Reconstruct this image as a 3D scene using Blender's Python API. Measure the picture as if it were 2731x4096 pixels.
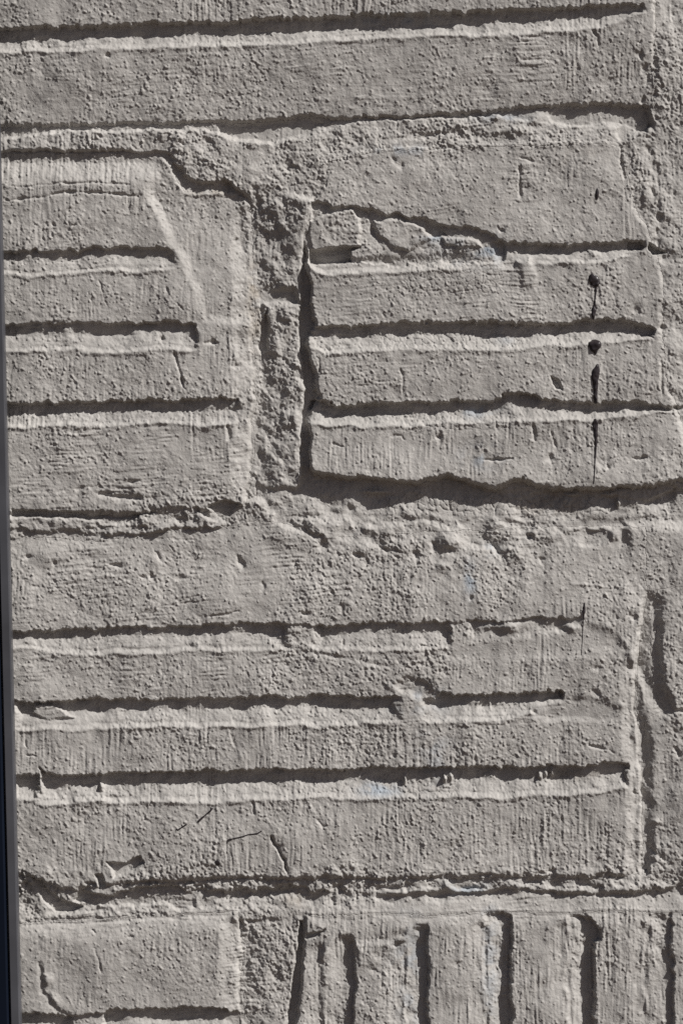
import bpy, math
import numpy as np

# ------------------------------------------------------------------ scene, camera, light
for o in list(bpy.data.objects):
    bpy.data.objects.remove(o, do_unlink=True)
SC = bpy.context.scene
COL = SC.collection
S = 0.34 / 2731.0            # metres per unit of wall drawing (a unit = 1/2731 of the 34 cm seen)
CX, CY, Z0 = 1365.5, 2048.0, 0.75   # drawing point that stands at x = 0, z = Z0
DIST = 1.35

cam = bpy.data.cameras.new('camera')
cam.sensor_fit = 'VERTICAL'
cam.sensor_height = 36.0
cam.lens = 36.0 * DIST / (4096 * S)
cam.clip_start = 0.02
cam.clip_end = 500.0
co = bpy.data.objects.new('camera', cam)
co.location = (0, -DIST, Z0)
co.rotation_euler = (math.radians(90), 0, 0)
COL.objects.link(co)
SC.camera = co
cam.dof.use_dof = True
cam.dof.focus_distance = DIST
cam.dof.aperture_fstop = 8.0

E, A = math.radians(21.5), math.radians(44.0)      # sun: angle off the wall face, turn from straight up to the right
sd = (math.cos(E) * math.sin(A), -math.sin(E), math.cos(E) * math.cos(A))
elev = math.asin(sd[2])
azim = math.atan2(sd[0], sd[1])                      # from +Y clockwise
W = bpy.data.worlds.new('World')
SC.world = W
W.use_nodes = True
nt = W.node_tree
sky = nt.nodes.new('ShaderNodeTexSky')
sky.sky_type = 'NISHITA'
sky.sun_disc = False
sky.sun_elevation = elev
sky.sun_rotation = azim
sky.air_density = 0.25
sky.dust_density = 1.6
sky.ozone_density = 0.6
bg = nt.nodes['Background']
bg.inputs['Strength'].default_value = 0.05
nt.links.new(sky.outputs[0], bg.inputs[0])

sl = bpy.data.lights.new('sun', 'SUN')
sl.energy = 5.0
sl.angle = math.radians(0.5)
sl.color = (1.0, 0.972, 0.935)
so = bpy.data.objects.new('sun', sl)
from mathutils import Vector
so.rotation_euler = Vector(sd).to_track_quat('Z', 'Y').to_euler()
so.location = (1, -2, 3)
COL.objects.link(so)
SC.view_settings.view_transform = 'Standard'
SC.view_settings.look = 'None'
SC.view_settings.exposure = -0.04
SC.view_settings.gamma = 1.0
SC.cycles.use_denoising = False

# ------------------------------------------------------------------ materials
def mat(name):
    m = bpy.data.materials.new(name)
    m.use_nodes = True
    return m, m.node_tree, m.node_tree.nodes['Principled BSDF']

def paint_mat():
    m, t, b = mat('masonry paint')
    N, L = t.nodes, t.links
    tc = N.new('ShaderNodeTexCoord')
    n1 = N.new('ShaderNodeTexNoise'); n1.inputs['Scale'].default_value = 22; n1.inputs['Detail'].default_value = 6
    L.new(tc.outputs['Object'], n1.inputs['Vector'])
    mx = N.new('ShaderNodeMix'); mx.data_type = 'RGBA'
    mx.inputs[6].default_value = (0.352, 0.338, 0.320, 1)
    mx.inputs[7].default_value = (0.510, 0.492, 0.466, 1)
    mp = N.new('ShaderNodeMapping'); mp.inputs['Scale'].default_value = (260, 1, 22)
    L.new(tc.outputs['Object'], mp.inputs['Vector'])
    n3 = N.new('ShaderNodeTexNoise'); n3.inputs['Scale'].default_value = 1; n3.inputs['Detail'].default_value = 4
    L.new(mp.outputs[0], n3.inputs['Vector'])
    n4 = N.new('ShaderNodeTexNoise'); n4.inputs['Scale'].default_value = 420; n4.inputs['Detail'].default_value = 2
    L.new(tc.outputs['Object'], n4.inputs['Vector'])
    ad = N.new('ShaderNodeMath'); ad.operation = 'ADD'; L.new(n1.outputs['Fac'], ad.inputs[0]); L.new(n3.outputs['Fac'], ad.inputs[1])
    a4 = N.new('ShaderNodeMath'); a4.operation = 'MULTIPLY_ADD'; L.new(n4.outputs['Fac'], a4.inputs[0]); a4.inputs[1].default_value = 0.6; L.new(ad.outputs[0], a4.inputs[2])
    mr = N.new('ShaderNodeMapRange'); mr.inputs[1].default_value = 0.85; mr.inputs[2].default_value = 1.75
    L.new(a4.outputs[0], mr.inputs[0]); L.new(mr.outputs[0], mx.inputs[0])
    at = N.new('ShaderNodeAttribute'); at.attribute_name = 'stain'
    m2 = N.new('ShaderNodeMix'); m2.data_type = 'RGBA'
    m2.inputs[7].default_value = (0.27, 0.34, 0.42, 1)
    L.new(at.outputs['Fac'], m2.inputs[0]); L.new(mx.outputs[2], m2.inputs[6])
    a2 = N.new('ShaderNodeAttribute'); a2.attribute_name = 'tan_tint'
    m3 = N.new('ShaderNodeMix'); m3.data_type = 'RGBA'
    m3.inputs[7].default_value = (0.31, 0.265, 0.21, 1)
    L.new(a2.outputs['Fac'], m3.inputs[0]); L.new(m2.outputs[2], m3.inputs[6])
    L.new(m3.outputs[2], b.inputs['Base Color'])
    b.inputs['Roughness'].default_value = 0.72
    b.inputs['Specular IOR Level'].default_value = 0.25
    n2 = N.new('ShaderNodeTexNoise'); n2.inputs['Scale'].default_value = 1500; n2.inputs['Detail'].default_value = 3
    L.new(tc.outputs['Object'], n2.inputs['Vector'])
    bp = N.new('ShaderNodeBump'); bp.inputs['Strength'].default_value = 0.6; bp.inputs['Distance'].default_value = 0.0003
    L.new(n2.outputs['Fac'], bp.inputs['Height']); L.new(bp.outputs[0], b.inputs['Normal'])
    return m

def plain(name, col, rough, metal=0.0, spec=0.5, nscale=60, amt=0.25):
    m, t, b = mat(name)
    N, L = t.nodes, t.links
    tc = N.new('ShaderNodeTexCoord')
    n = N.new('ShaderNodeTexNoise'); n.inputs['Scale'].default_value = nscale; n.inputs['Detail'].default_value = 5
    L.new(tc.outputs['Object'], n.inputs['Vector'])
    mx = N.new('ShaderNodeMix'); mx.data_type = 'RGBA'
    mx.inputs[6].default_value = tuple(c * (1 - amt) for c in col) + (1,)
    mx.inputs[7].default_value = tuple(c * (1 + amt) for c in col) + (1,)
    L.new(n.outputs['Fac'], mx.inputs[0]); L.new(mx.outputs[2], b.inputs['Base Color'])
    rr = N.new('ShaderNodeMapRange'); rr.inputs[3].default_value = rough - 0.08; rr.inputs[4].default_value = rough + 0.08
    L.new(n.outputs['Fac'], rr.inputs[0]); L.new(rr.outputs[0], b.inputs['Roughness'])
    b.inputs['Metallic'].default_value = metal
    b.inputs['Specular IOR Level'].default_value = spec
    return m

M_PAINT = paint_mat()
M_DRIP_CRACK = plain('dark drip and crack shade', (0.032, 0.026, 0.028), 0.34, spec=0.4, nscale=900, amt=0.4)  # also used for the dark of hairline cracks
M_BAR = plain('dark painted metal', (0.005, 0.008, 0.016), 0.5, spec=0.12, nscale=30)
M_TRIM = plain('grey metal edge', (0.060, 0.061, 0.069), 0.42, spec=0.35, nscale=38, amt=0.5)
M_GROUND = plain('warm bounce ground', (0.075, 0.050, 0.03), 0.9, nscale=8)  # brown tone set for the warm light it bounces

# ------------------------------------------------------------------ noise
_rng = np.random.default_rng(11)
_T = _rng.random((512, 512)).astype(np.float32)

def vn(x, y, seed=0):
    """smooth value noise in -1..1, one lattice cell per unit"""
    x = x + seed * 37.17; y = y + seed * 91.73
    xi = np.floor(x); yi = np.floor(y)
    fx = (x - xi).astype(np.float32); fy = (y - yi).astype(np.float32)
    xi = xi.astype(np.int32) & 511; yi = yi.astype(np.int32) & 511
    x1 = (xi + 1) & 511; y1 = (yi + 1) & 511
    u = fx * fx * fx * (fx * (fx * 6 - 15) + 10); v = fy * fy * fy * (fy * (fy * 6 - 15) + 10)
    a = _T[yi, xi]; b = _T[yi, x1]; c = _T[y1, xi]; d = _T[y1, x1]
    return ((a + (b - a) * u) * (1 - v) + (c + (d - c) * u) * v) * 2 - 1

def rn(x, y, lam, seed=0):
    """two turned lattices added, so no grid direction shows"""
    o = 0
    for i, a in enumerate((0.53, 1.71)):
        c, s = math.cos(a + seed), math.sin(a + seed)
        o = o + vn((x * c - y * s) / lam, (x * s + y * c) / lam, seed + i * 7.7)
    return o * 0.72

def fb(x, y, lam, oct=3, seed=0, gain=0.5):
    s = 0; a = 1.0
    for i in range(oct):
        s = s + a * vn(x / lam, y / lam, seed + i * 3.1); a *= gain; lam *= 0.47
    return s

def ss(t):
    t = np.clip(t, 0, 1)
    return t * t * (3 - 2 * t)

# ------------------------------------------------------------------ sampling grid of the wall face
def axis(lo, a, b, hi, step, mx):
    mid = np.arange(a, b + step, step)
    def side(start, end, sgn):
        out = []; p = start; d = step
        while (end - p) * sgn > 0:
            d = min(d * 1.07, mx); p = p + sgn * d; out.append(p)
        return out
    l = side(mid[0], lo, -1)[::-1]; r = side(mid[-1], hi, 1)
    return np.array(l + list(mid) + r, dtype=np.float64)

STEP = 3.1
GY1 = CY + Z0 / S
AX = axis(-2800, -40, 2771, 5600, STEP, 36)
AY = axis(-2600, -40, 4136, GY1 + 30, STEP, 36)
X, Y = np.meshgrid(AX, AY)
X = X.astype(np.float32); Y = Y.astype(np.float32)
NY, NX = X.shape
# ragged edges: features are drawn on slightly warped coordinates
XW = X + 5.5 * fb(X, Y, 64, 4, 1, .6) + 1.6 * rn(X, Y, 9, 5)
YW = Y + 5.0 * fb(X, Y, 64, 4, 2, .6) + 1.6 * rn(X, Y, 10, 6)
TOOTH = 5.0 * rn(X, Y * .5, 11, 8) + 3.5 * rn(X, Y * .5, 24, 9)      # ragged under-edges, where paint hung in drops
H = np.full(X.shape, -34.0, np.float32)
ROUGH = np.full(X.shape, 1.0, np.float32)     # 0 smooth .. 2 crumbly
STAIN = np.zeros(X.shape, np.float32)
TAN_TINT = np.zeros(X.shape, np.float32)
ID = np.zeros(X.shape, np.int16)

def win(x0, y0, x1, y1, m=40):
    i0 = max(0, np.searchsorted(AY, y0 - m)); i1 = min(NY, np.searchsorted(AY, y1 + m))
    j0 = max(0, np.searchsorted(AX, x0 - m)); j1 = min(NX, np.searchsorted(AX, x1 + m))
    return (slice(i0, i1), slice(j0, j1))

def sdf(P, x, y):
    """signed distance, positive inside"""
    P = np.asarray(P, np.float32); n = len(P)
    d2 = np.full(x.shape, 1e12, np.float32); ins = np.zeros(x.shape, bool)
    for i in range(n):
        ax, ay = P[i]; bx, by = P[(i + 1) % n]
        ex, ey = bx - ax, by - ay
        L = ex * ex + ey * ey + 1e-9
        t = np.clip(((x - ax) * ex + (y - ay) * ey) / L, 0, 1)
        dx = x - ax - t * ex; dy = y - ay - t * ey
        np.minimum(d2, dx * dx + dy * dy, out=d2)
        if ay != by:
            c = (ay > y) != (by > y)
            ins ^= c & (x < (bx - ax) * (y - ay) / (by - ay) + ax)
    d = np.sqrt(d2)
    return np.where(ins, d, -d)

def box(P):
    P = np.asarray(P); return P[:, 0].min(), P[:, 1].min(), P[:, 0].max(), P[:, 1].max()

def level(P, v, w=14, rough=None, mode='set', off=0.0, rag=0.0, teeth=False):
    """bring the ground inside outline P to height v (number or function of x, y) over an edge w wide"""
    k = win(*box(P), m=60)
    x, y = XW[k], YW[k]
    if teeth: y = y + TOOTH[k] * ss((y - np.mean([box(P)[1], box(P)[3]])) / 200)
    d = sdf(P, x, y) - off
    if rag: d = d + rag * (fb(X[k], Y[k], 34, 3, 7) + .5 * rn(X[k], Y[k], 60, 8))
    m = ss(d / w + 0.5) if w > 0 else (d > 0).astype(np.float32)
    vv = v(x, y) if callable(v) else v
    if mode == 'set': H[k] = H[k] * (1 - m) + vv * m
    elif mode == 'add': H[k] += vv * m
    elif mode == 'max': H[k] = np.maximum(H[k], H[k] * (1 - m) + vv * m)
    if rough is not None: ROUGH[k] = ROUGH[k] * (1 - m) + rough * m
    return k, d

def brick(P, v, w=16, rough=0.8, ident=0, off=0.0):
    k, d = level(P, v, w, rough, off=off, teeth=True)
    sub = ID[k]; sub[d > -w * 0.35] = ident; ID[k] = sub

def ip(pts, q):
    pts = np.asarray(pts, np.float64)
    return np.interp(q, pts[:, 0], pts[:, 1]).astype(np.float32)

def groove(top, lip, d=36, e0=24, e1=24, bead=3.0, vert=False, jag=3.0, seed=0, tilt=0.22, hump=0.0, ramp=0.20):
    """a scored line: abrupt upper edge, floor, sloped lower edge with a bead of paint on it"""
    if not vert: e0 = e0 * 2; e1 = e1 * 2
    top = np.asarray(top, float); lip = np.asarray(lip, float)
    a0, a1 = top[0][0], top[-1][0]
    lo = min(top[:, 1].min(), lip[:, 1].min()); hi = max(top[:, 1].max(), lip[:, 1].max())
    k = win(lo, a0, hi, a1) if vert else win(a0, lo, a1, hi)
    q, r = (YW[k], XW[k]) if vert else (XW[k], YW[k])
    T = ip(top, q); B = ip(lip, q)
    if vert: u = T - r; Wd = T - B
    else: u = r - T; Wd = B - T
    t = (u + 5 * fb(X[k], Y[k], 110, 2, 30 + seed)) / np.maximum(Wd, 1)
    u = u + jag * fb(X[k], Y[k], 24, 2, 20 + seed) + (2.5 * rn(X[k] * .5, Y[k], 11, 21) if vert else TOOTH[k])
    qe = q + 9 * fb(X[k], Y[k], 40, 3, 35 + seed)
    end = ss((qe - a0) / e0 + 0.5) * ss((a1 - qe) / e1 + 0.5)
    n = 1 + 0.16 * vn((Y if vert else X)[k] / 230, 0 * X[k], 47 + seed) + hump * 1.6 * fb(X[k], Y[k], 90, 2, 40 + seed) * (1 - np.clip(t, 0, 1))
    fl = -d * n * (0.80 - 0.46 * np.clip((t - 0.42 + .5 * (tilt - .3)) / 0.4, 0, 1)) + 2.6 * rn(X[k], Y[k], 34, 45 + seed) * ss(t / .2)
    pr = fl * ss(u / 9 + 0.3) * (1 - ss((t - (1 - ramp)) / ramp))
    pr = np.where((u > -7) & (t < 1.0), pr, 0)
    bd = (1.1 if vert else 1.4) * bead * np.exp(-((t - 1.0) * Wd / 9.0) ** 2) * (0.6 + 0.5 * vn(q / 45, q * 0, 50 + seed))
    H[k] += (pr + bd) * end

def crack(P, wd=5, d=10, soft=0.4):
    """a thin line cut into (d > 0) or raised from (d < 0) the surface, tapering at its ends"""
    P = np.asarray(P, np.float32)
    k = win(*box(P))
    x, y = XW[k], YW[k]
    best = np.full(x.shape, 1e9, np.float32); pos = np.zeros(x.shape, np.float32)
    L = np.r_[0, np.cumsum(np.hypot(*np.diff(P, axis=0).T))]
    for i in range(len(P) - 1):
        a, b = P[i], P[i + 1]; e = b - a
        t = np.clip(((x - a[0]) * e[0] + (y - a[1]) * e[1]) / (e @ e + 1e-9), 0, 1)
        dd = np.hypot(x - a[0] - t * e[0], y - a[1] - t * e[1])
        c = dd < best
        pos = np.where(c, L[i] + t * (L[i + 1] - L[i]), pos); best = np.where(c, dd, best)
    s = pos / L[-1]
    tp = np.clip(np.minimum(s, 1 - s) * 6 + soft, 0, 1) * np.clip(0.75 + 0.6 * rn(x, y, 30, 160), .1, 1.3)
    H[k] -= d * np.exp(-(best / (wd * (0.35 + 0.65 * tp))) ** 2) * tp

def blob(x, y, rx, ry, h, ang=0.0, p=2.0):
    r = max(rx, ry) * 2.2
    k = win(x - r, y - r, x + r, y + r, 0)
    c, s = math.cos(math.radians(ang)), math.sin(math.radians(ang))
    u = (XW[k] - x) * c + (YW[k] - y) * s; v = -(XW[k] - x) * s + (YW[k] - y) * c
    if h < 0: h = h * 0.7; u = u + 5 * rn(X[k], Y[k], 16, 190); v = v + 5 * rn(X[k], Y[k], 16, 191)
    H[k] += h * np.exp(-((u / rx) ** 2 + (v / ry) ** 2) ** (p / 2))

def roughen(x0, y0, x1, y1, r, soft=60):
    k = win(x0, y0, x1, y1, soft)
    x, y = X[k] + 30 * vn(X[k] / 90, Y[k] / 90, 3), Y[k] + 30 * vn(X[k] / 90, Y[k] / 90, 4)
    m = ss((x - x0) / soft + .5) * ss((x1 - x) / soft + .5) * ss((y - y0) / soft + .5) * ss((y1 - y) / soft + .5)
    ROUGH[k] = ROUGH[k] * (1 - m) + r * m

def stain(x, y, rx, ry, a, arr=None):
    arr = STAIN if arr is None else arr
    k = win(x - 2 * rx, y - 2 * ry, x + 2 * rx, y + 2 * ry, 0)
    g = np.exp(-((X[k] - x) / rx) ** 2 - ((Y[k] - y) / ry) ** 2)
    arr[k] += a * g * np.clip(0.45 + 1.1 * fb(X[k], Y[k], 40, 3, 60), 0, 1)

# ------------------------------------------------------------------ the wall, course by course
BR = {}                                               # id -> label of a brick that looks different
# bricks round the part seen: plain scored bricks
nid = 20
def outer(x0, y0, x1, y1):
    global nid
    nid += 1
    brick([(x0, y0), (x1, y0), (x1, y1), (x0, y1)], 0, 20, 0.8, nid)
    for g in range(3):
        yy = y0 + 395 + g * 308
        if yy + 100 < y1:
            groove([(x0 - 20, yy), (x1 + 20, yy)], [(x0 - 20, yy + 92), (x1 + 20, yy + 92)], 36, seed=nid + g)
for c in range(-2, 6):
    y0 = 600 + 1530 * c
    y1 = y0 + 1350
    if y1 < -2500 or y0 > GY1: continue
    if -1 <= c <= 2:
        outer(2860 if c != 1 else 5250, y0, 5200 if c != 1 else 5590, y1)
        outer(-4200, y0, (-1700, -1600, -160, -1500)[c + 1], y1)
    else:
        xs = -4000 + (c % 2) * 1250
        while xs < 5600:
            outer(xs, y0, xs + 2440, y1); xs += 2590

# broad strip of filled joint at the right, painted over almost flush
level([(2590, -1050), (2850, -1050), (2850, 1960), (2731, 1955), (2600, 1930), (2560, 1200), (2500, 960), (2470, 560), (2600, 500)], lambda x, y: -8 - .03 * (x - 2640) - 6 * ss((y - 480) / 100) * ss((1050 - y) / 200) + 5 * fb(x, y, 90, 2, 161), 30, 1.65)

# mortar beds laid before the bricks
level([(900, 640), (1270, 640), (1270, 2030), (900, 2030)], lambda x, y: -40 + (x - 1110) * 0.15 + 24 * ss((1100 - y) / 380), 30, 1.5)
level([(1200, 1180), (1208, 1000), (1230, 850), (1270, 830), (1270, 1900), (1206, 1950), (1200, 1700), (1216, 1520), (1198, 1400)], -50, 22, 0.6)
level([(2380, 2080), (2800, 2080), (2800, 3740), (2380, 3740)], lambda x, y: -42 + 4 * fb(x, y, 120, 2, 170), 40, 1.0)
level([(880, 3600), (1270, 3600), (1270, 5040), (880, 5040)], -36, 30, 1.6)
level([(-400, 3460), (2800, 3460), (2800, 3740), (-400, 3740)], -17, 30, 1.6)
level([(-400, 2000), (1100, 2000), (1100, 2200), (-400, 2200)], -22, 30, 1.6)
# mortar squeezed out under the top brick
level([(-60, 540), (110, 545), (190, 522), (480, 520), (640, 512), (900, 525), (1010, 545), (1080, 570), (1200, 545), (1300, 505),
       (1500, 478), (1731, 470), (1950, 458), (2150, 480), (2300, 500), (2470, 505), (2480, 600), (2200, 600), (1800, 615), (1500, 640), (1330, 660),
       (1290, 780), (1240, 800), (1180, 790), (1060, 860), (1000, 800), (960, 752), (900, 715), (860, 735), (800, 725), (740, 700),
       (700, 650), (672, 612), (500, 602), (300, 606), (60, 602), (-60, 606)],
      lambda x, y: -9 + 5 * fb(x, y, 120, 2, 70) + np.where(x > 1000, -13 * ss((x - 1000) / 200) + np.minimum(y - 500, 115) * 0.07 * ss((x - 1000) / 200), 0), 16, 1.7, rag=5)

# top brick, one score line, lower edge throwing a shadow
Abot = [(2612, 430), (2590, 419), (2420, 414), (2230, 418), (2100, 428), (1900, 445), (1731, 456), (1500, 465), (1240, 465), (900, 482), (640, 489), (300, 494), (0, 494), (-1550, 520)]
brick([(-1550, -930), (2600, -960), (2615, -100), (2612, 250)] + Abot, lambda x, y: 2 - 0.075 * (y - 200), 13, 0.8, 1)
BR[1] = 'wide top brick with one long score line'
groove([(-1600, 150), (0, 113), (300, 101), (640, 91), (900, 84), (1300, 66), (1731, 51), (2200, 30), (2400, 20), (2572, 14)],
       [(-1600, 240), (0, 207), (500, 200), (900, 186), (1300, 166), (1731, 150), (2000, 142), (2400, 120), (2572, 55)], 37, 14, 10, 3, seed=1, jag=2.5, hump=.12)
groove([(-1600, -180), (2560, -290)], [(-1600, -90), (2560, -200)], 37, seed=2)
groove([(-1600, -490), (2560, -600)], [(-1600, -400), (2560, -510)], 37, seed=3)
# hollow at the right end of the joint under it, and where the mortar fell away
level([(2240, 425), (2420, 420), (2560, 424), (2602, 445), (2608, 490), (2590, 520), (2540, 518), (2500, 495), (2420, 490), (2300, 500), (2210, 490), (2190, 455)], -40, 12, 0.5)
level([(-60, 500), (110, 498), (120, 530), (60, 550), (-60, 556)], -40, 14, 0.6)
level([(880, 490), (1240, 470), (1290, 490), (1220, 540), (1100, 565), (960, 560), (880, 530)], -46, 22, 0.5)
level([(-60, 608), (300, 610), (660, 606), (700, 640), (690, 652), (650, 632), (300, 640), (-60, 640)], -24, 10, 0.6)
blob(2150, 470, 34, 22, 14); blob(1980, 462, 16, 12, 12); blob(2050, 520, 70, 18, 8)
blob(1690, 540, 150, 10, -12, -6); blob(1880, 545, 120, 18, -14, 5); blob(1150, 660, 40, 26, -9); blob(830, 575, 34, 24, -14)

# left brick: top corner knocked off, three score lines
Lr = [(985, 800), (1002, 850), (994, 920), (1000, 1010), (1002, 1080), (1006, 1200), (1008, 1350), (1004, 1420), (1016, 1480), (1012, 1600), (1000, 1680), (1010, 1770), (1004, 1880), (990, 1960), (978, 2010)]
brick([(-1500, 660), (0, 634), (400, 633), (655, 632), (680, 655), (700, 720), (730, 760), (790, 778), (850, 772), (940, 768)] + Lr +
      [(900, 2040), (640, 2050), (300, 2052), (-1500, 2090)], lambda x, y: 5 - 0.008 * (y - 1300) - 22 * ss((748 - y) / 115), 20, 0.9, 2)
BR[2] = 'brick with a broken upper corner and three short score lines'
# the knocked-off corner lies a little lower, with a slope facing the sun
chip = [(640, 655), (590, 760), (640, 860), (690, 960), (735, 1040), (770, 1110), (800, 1200), (820, 1280), (1015, 1280), (1015, 790), (940, 760), (790, 772), (720, 740), (690, 650)]
k, d = level(chip, lambda x, y: -11 - 0.06 * (x - 760) + 3 * fb(x, y, 90, 2, 71) + np.clip((y - 1000) * 0.07, -9, 12), 44, 1.0)
crack([(20, 802), (130, 796), (210, 782), (260, 770), (400, 776), (560, 782)], 7, 11)
crack([(200, 742), (330, 733), (520, 738)], 5, 6); crack([(30, 748), (200, 742)], 4, 3)
groove([(-900, 1050), (25, 1010), (150, 1000), (250, 1000), (400, 990), (640, 990), (690, 1002)], [(-900, 1130), (25, 1100), (130, 1108), (250, 1092), (350, 1088), (560, 1090), (690, 1080)], 25, 14, 22, 4, seed=4, hump=.35, tilt=.5)
groove([(-900, 1340), (40, 1296), (300, 1291), (580, 1287), (700, 1285), (785, 1300)], [(-900, 1440), (40, 1412), (250, 1402), (450, 1414), (600, 1406), (785, 1402)], 29, 14, 10, 4, seed=5, hump=.3, tilt=.4)
groove([(-900, 1650), (45, 1611), (300, 1606), (560, 1600), (700, 1600), (900, 1594), (945, 1604)], [(-900, 1740), (50, 1716), (250, 1702), (500, 1703), (700, 1690), (800, 1704), (945, 1690)], 36, 14, 26, 4, seed=6, hump=.25, tilt=.35)
crack([(700, 1405), (712, 1460), (730, 1520), (742, 1560)], 6, 11)
crack([(212, 1225), (220, 1255)], 6, 9); crack([(665, 1150), (690, 1200), (735, 1235)], 5, 5); crack([(395, 1120), (410, 1180), (425, 1220)], 4, 3.5)
crack([(885, 1690), (900, 1760), (925, 1830), (955, 1890)], 11.7, -3.0); crack([(905, 1700), (915, 1760)], 9, 8)
crack([(55, 1820), (90, 1830), (105, 1860)], 10.4, -3.0); crack([(820, 1370), (870, 1372)], 9, 16); crack([(640, 1325), (650, 1365)], 8, 12)
crack([(380, 1815), (520, 1805), (560, 1805)], 6.5, -2.4); crack([(150, 1895), (300, 1880), (560, 1862)], 6.5, -2.4)
for q in ((942, 952, 11), (940, 1455, 14), (945, 1595, 14), (1000, 915, 7), (1003, 1160, 7), (300, 900, 6), (215, 905, 7)): blob(q[0], q[1], q[2], q[2], -14)
roughen(60, 1940, 980, 2060, 1.45)
# crumbled foot of that brick and lumpy mortar below it
level([(55, 2040), (200, 2046), (330, 2046), (360, 2062), (480, 2064), (620, 2044), (640, 2056), (560, 2070), (420, 2074), (300, 2080), (140, 2072), (55, 2066)], -34, 8, 0.8)
crack([(390, 1975), (460, 1985), (580, 1992)], 14, 14); crack([(230, 1965), (330, 1955), (420, 1945)], 9, 7); crack([(460, 2056), (560, 2048), (640, 2034)], 8, 9)
level([(-60, 2060), (190, 2078), (300, 2072), (370, 2074), (420, 2100), (520, 2090), (560, 2060), (680, 2030), (760, 2040), (830, 2080), (900, 2090), (870, 2110), (700, 2110), (560, 2140), (440, 2140), (300, 2118), (200, 2128), (-60, 2120)],
      lambda x, y: -9 + 6 * fb(x, y, 60, 2, 72), 16, 1.9, rag=5)
blob(535, 1925, 20, 9, -20); blob(725, 2075, 22, 14, -20); blob(570, 2110, 10, 8, -18); blob(780, 2042, 10, 7, -20); blob(860, 2098, 10, 6, -20); blob(585, 2062, 9, 7, -16)
level([(830, 2030), (900, 1998), (952, 2020), (910, 2062), (880, 2078), (860, 2050)], -30, 10, 0.6)

def cap(P, w, h, out, e=40):
    P = np.asarray(P, float); k = win(P[0, 0], P[:, 1].min(), P[-1, 0], P[:, 1].max() + w)
    yt = ip(P, XW[k]); t = np.clip(1 - (YW[k] - yt) / (w * (1 + .3 * vn(XW[k] / 120, XW[k] * 0, 171))), 0, 1)
    m = ss((X[k] - P[0, 0]) / e) * ss((P[-1, 0] - X[k]) / e)
    h0 = H[k]; h1 = h0 - h * t ** 1.5 * m
    H[k] = np.where((YW[k] > yt - 18) & (m > .01), np.maximum(h1, out * m + h0 * (1 - m)), h0)
cap([(-60, 634), (400, 633), (660, 632)], 84, 22, -28)
def shoulder(P, w, h, out):
    P = np.asarray(P, float); k = win(P[:, 1].min() - w, P[0, 0], P[:, 1].max(), P[-1, 0])
    xr = np.interp(YW[k], P[:, 0], P[:, 1]); t = np.clip((XW[k] - (xr - w)) / w, 0, 1)
    m = ss((YW[k] - P[0, 0]) / 40) * ss((P[-1, 0] - YW[k]) / 40)
    h0 = H[k]; h1 = h0 - h * t ** 1.15 * m * (0.85 + 0.35 * fb(X[k], Y[k], 90, 2, 150)) * (1 - ss((XW[k] - xr) / 26))
    near = (XW[k] < xr + 26)
    H[k] = np.where(near & (m > .01), np.maximum(h1, out * m + h0 * (1 - m)), h0)
shoulder([(815, 1004), (1100, 1008), (1400, 1014), (1700, 1012), (2020, 995)], 84, 46, -44)
crack([(975, 800), (992, 850), (984, 920), (990, 1010), (990, 1100), (996, 1250), (998, 1400), (1004, 1480), (1000, 1600), (992, 1750), (990, 1900), (975, 2000)], 15, -6, 0.9)
# upright joint between left and right bricks, rough mortar set back
level([(1012, 740), (1240, 800), (1222, 960), (1180, 1060), (1170, 1165), (1030, 1172), (1020, 1000)], lambda x, y: -36 + 9 * fb(x, y, 70, 3, 73) + (x - 1120) * 0.14 + 24 * ss((1120 - y) / 380), 40, 1.55)
level([(1030, 1160), (1180, 1150), (1190, 1210), (1030, 1212)], -54, 24, 0.6)
level([(1045, 1214), (1175, 1220), (1165, 1330), (1185, 1420), (1218, 1470), (1216, 1560), (1190, 1640), (1200, 1720), (1180, 1960), (1080, 1975), (1015, 1930), (1020, 1700), (1035, 1440), (1062, 1360)],
      lambda x, y: -34 + 8 * fb(x, y, 60, 3, 74) + (x - 1100) * 0.13, 34, 1.6, rag=6)
level([(1040, 1330), (1060, 1230), (1070, 1300), (1068, 1400), (1045, 1410), (1030, 1390)], -60, 14, 0.5)
blob(1060, 900, 50, 90, -8, 10); blob(1110, 960, 40, 60, -10, 30); blob(1060, 1080, 30, 60, -10); blob(1050, 1500, 24, 90, -8)

# right brick: plate broken along a slanting crack, three score lines, heavy lower edge
Rbot = [(2770, 1915), (2731, 1920), (2656, 1931), (2560, 1947), (2432, 1954), (2305, 1951), (2209, 1957), (2139, 1932), (2088, 1919), (2037, 1928), (2005, 1950), (1941, 1967), (1858, 1919), (1795, 1912),
        (1703, 1914), (1665, 1938), (1538, 1919), (1429, 1912), (1378, 1925), (1346, 1900), (1257, 1893)]
Rleft = [(1238, 1870), (1240, 1760), (1232, 1680), (1240, 1640), (1285, 1590), (1262, 1550), (1265, 1500), (1240, 1450), (1226, 1380), (1240, 1340), (1262, 1300), (1240, 1220), (1245, 1140), (1220, 1060), (1228, 900), (1232, 830), (1262, 796), (1300, 745)]
brick([(1320, 650), (1500, 611), (1731, 602), (2100, 588), (2300, 577), (2475, 586), (2492, 660), (2520, 800), (2600, 960), (2640, 1100), (2640, 1300), (2650, 1500), (2720, 1700)] + Rbot + Rleft,
      lambda x, y: -2 + 0.006 * (y - 1300) + 12 * ss((y - 1780) / 150) - 8 * ss((900 - y) / 330), 22, 0.9, 3)
cap([(1300, 645), (1500, 611), (1731, 602), (2100, 588), (2300, 577), (2480, 586)], 66, 10, -14)
BR[3] = 'brick with a slanting crack across its upper part and dark paint drips'
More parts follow.
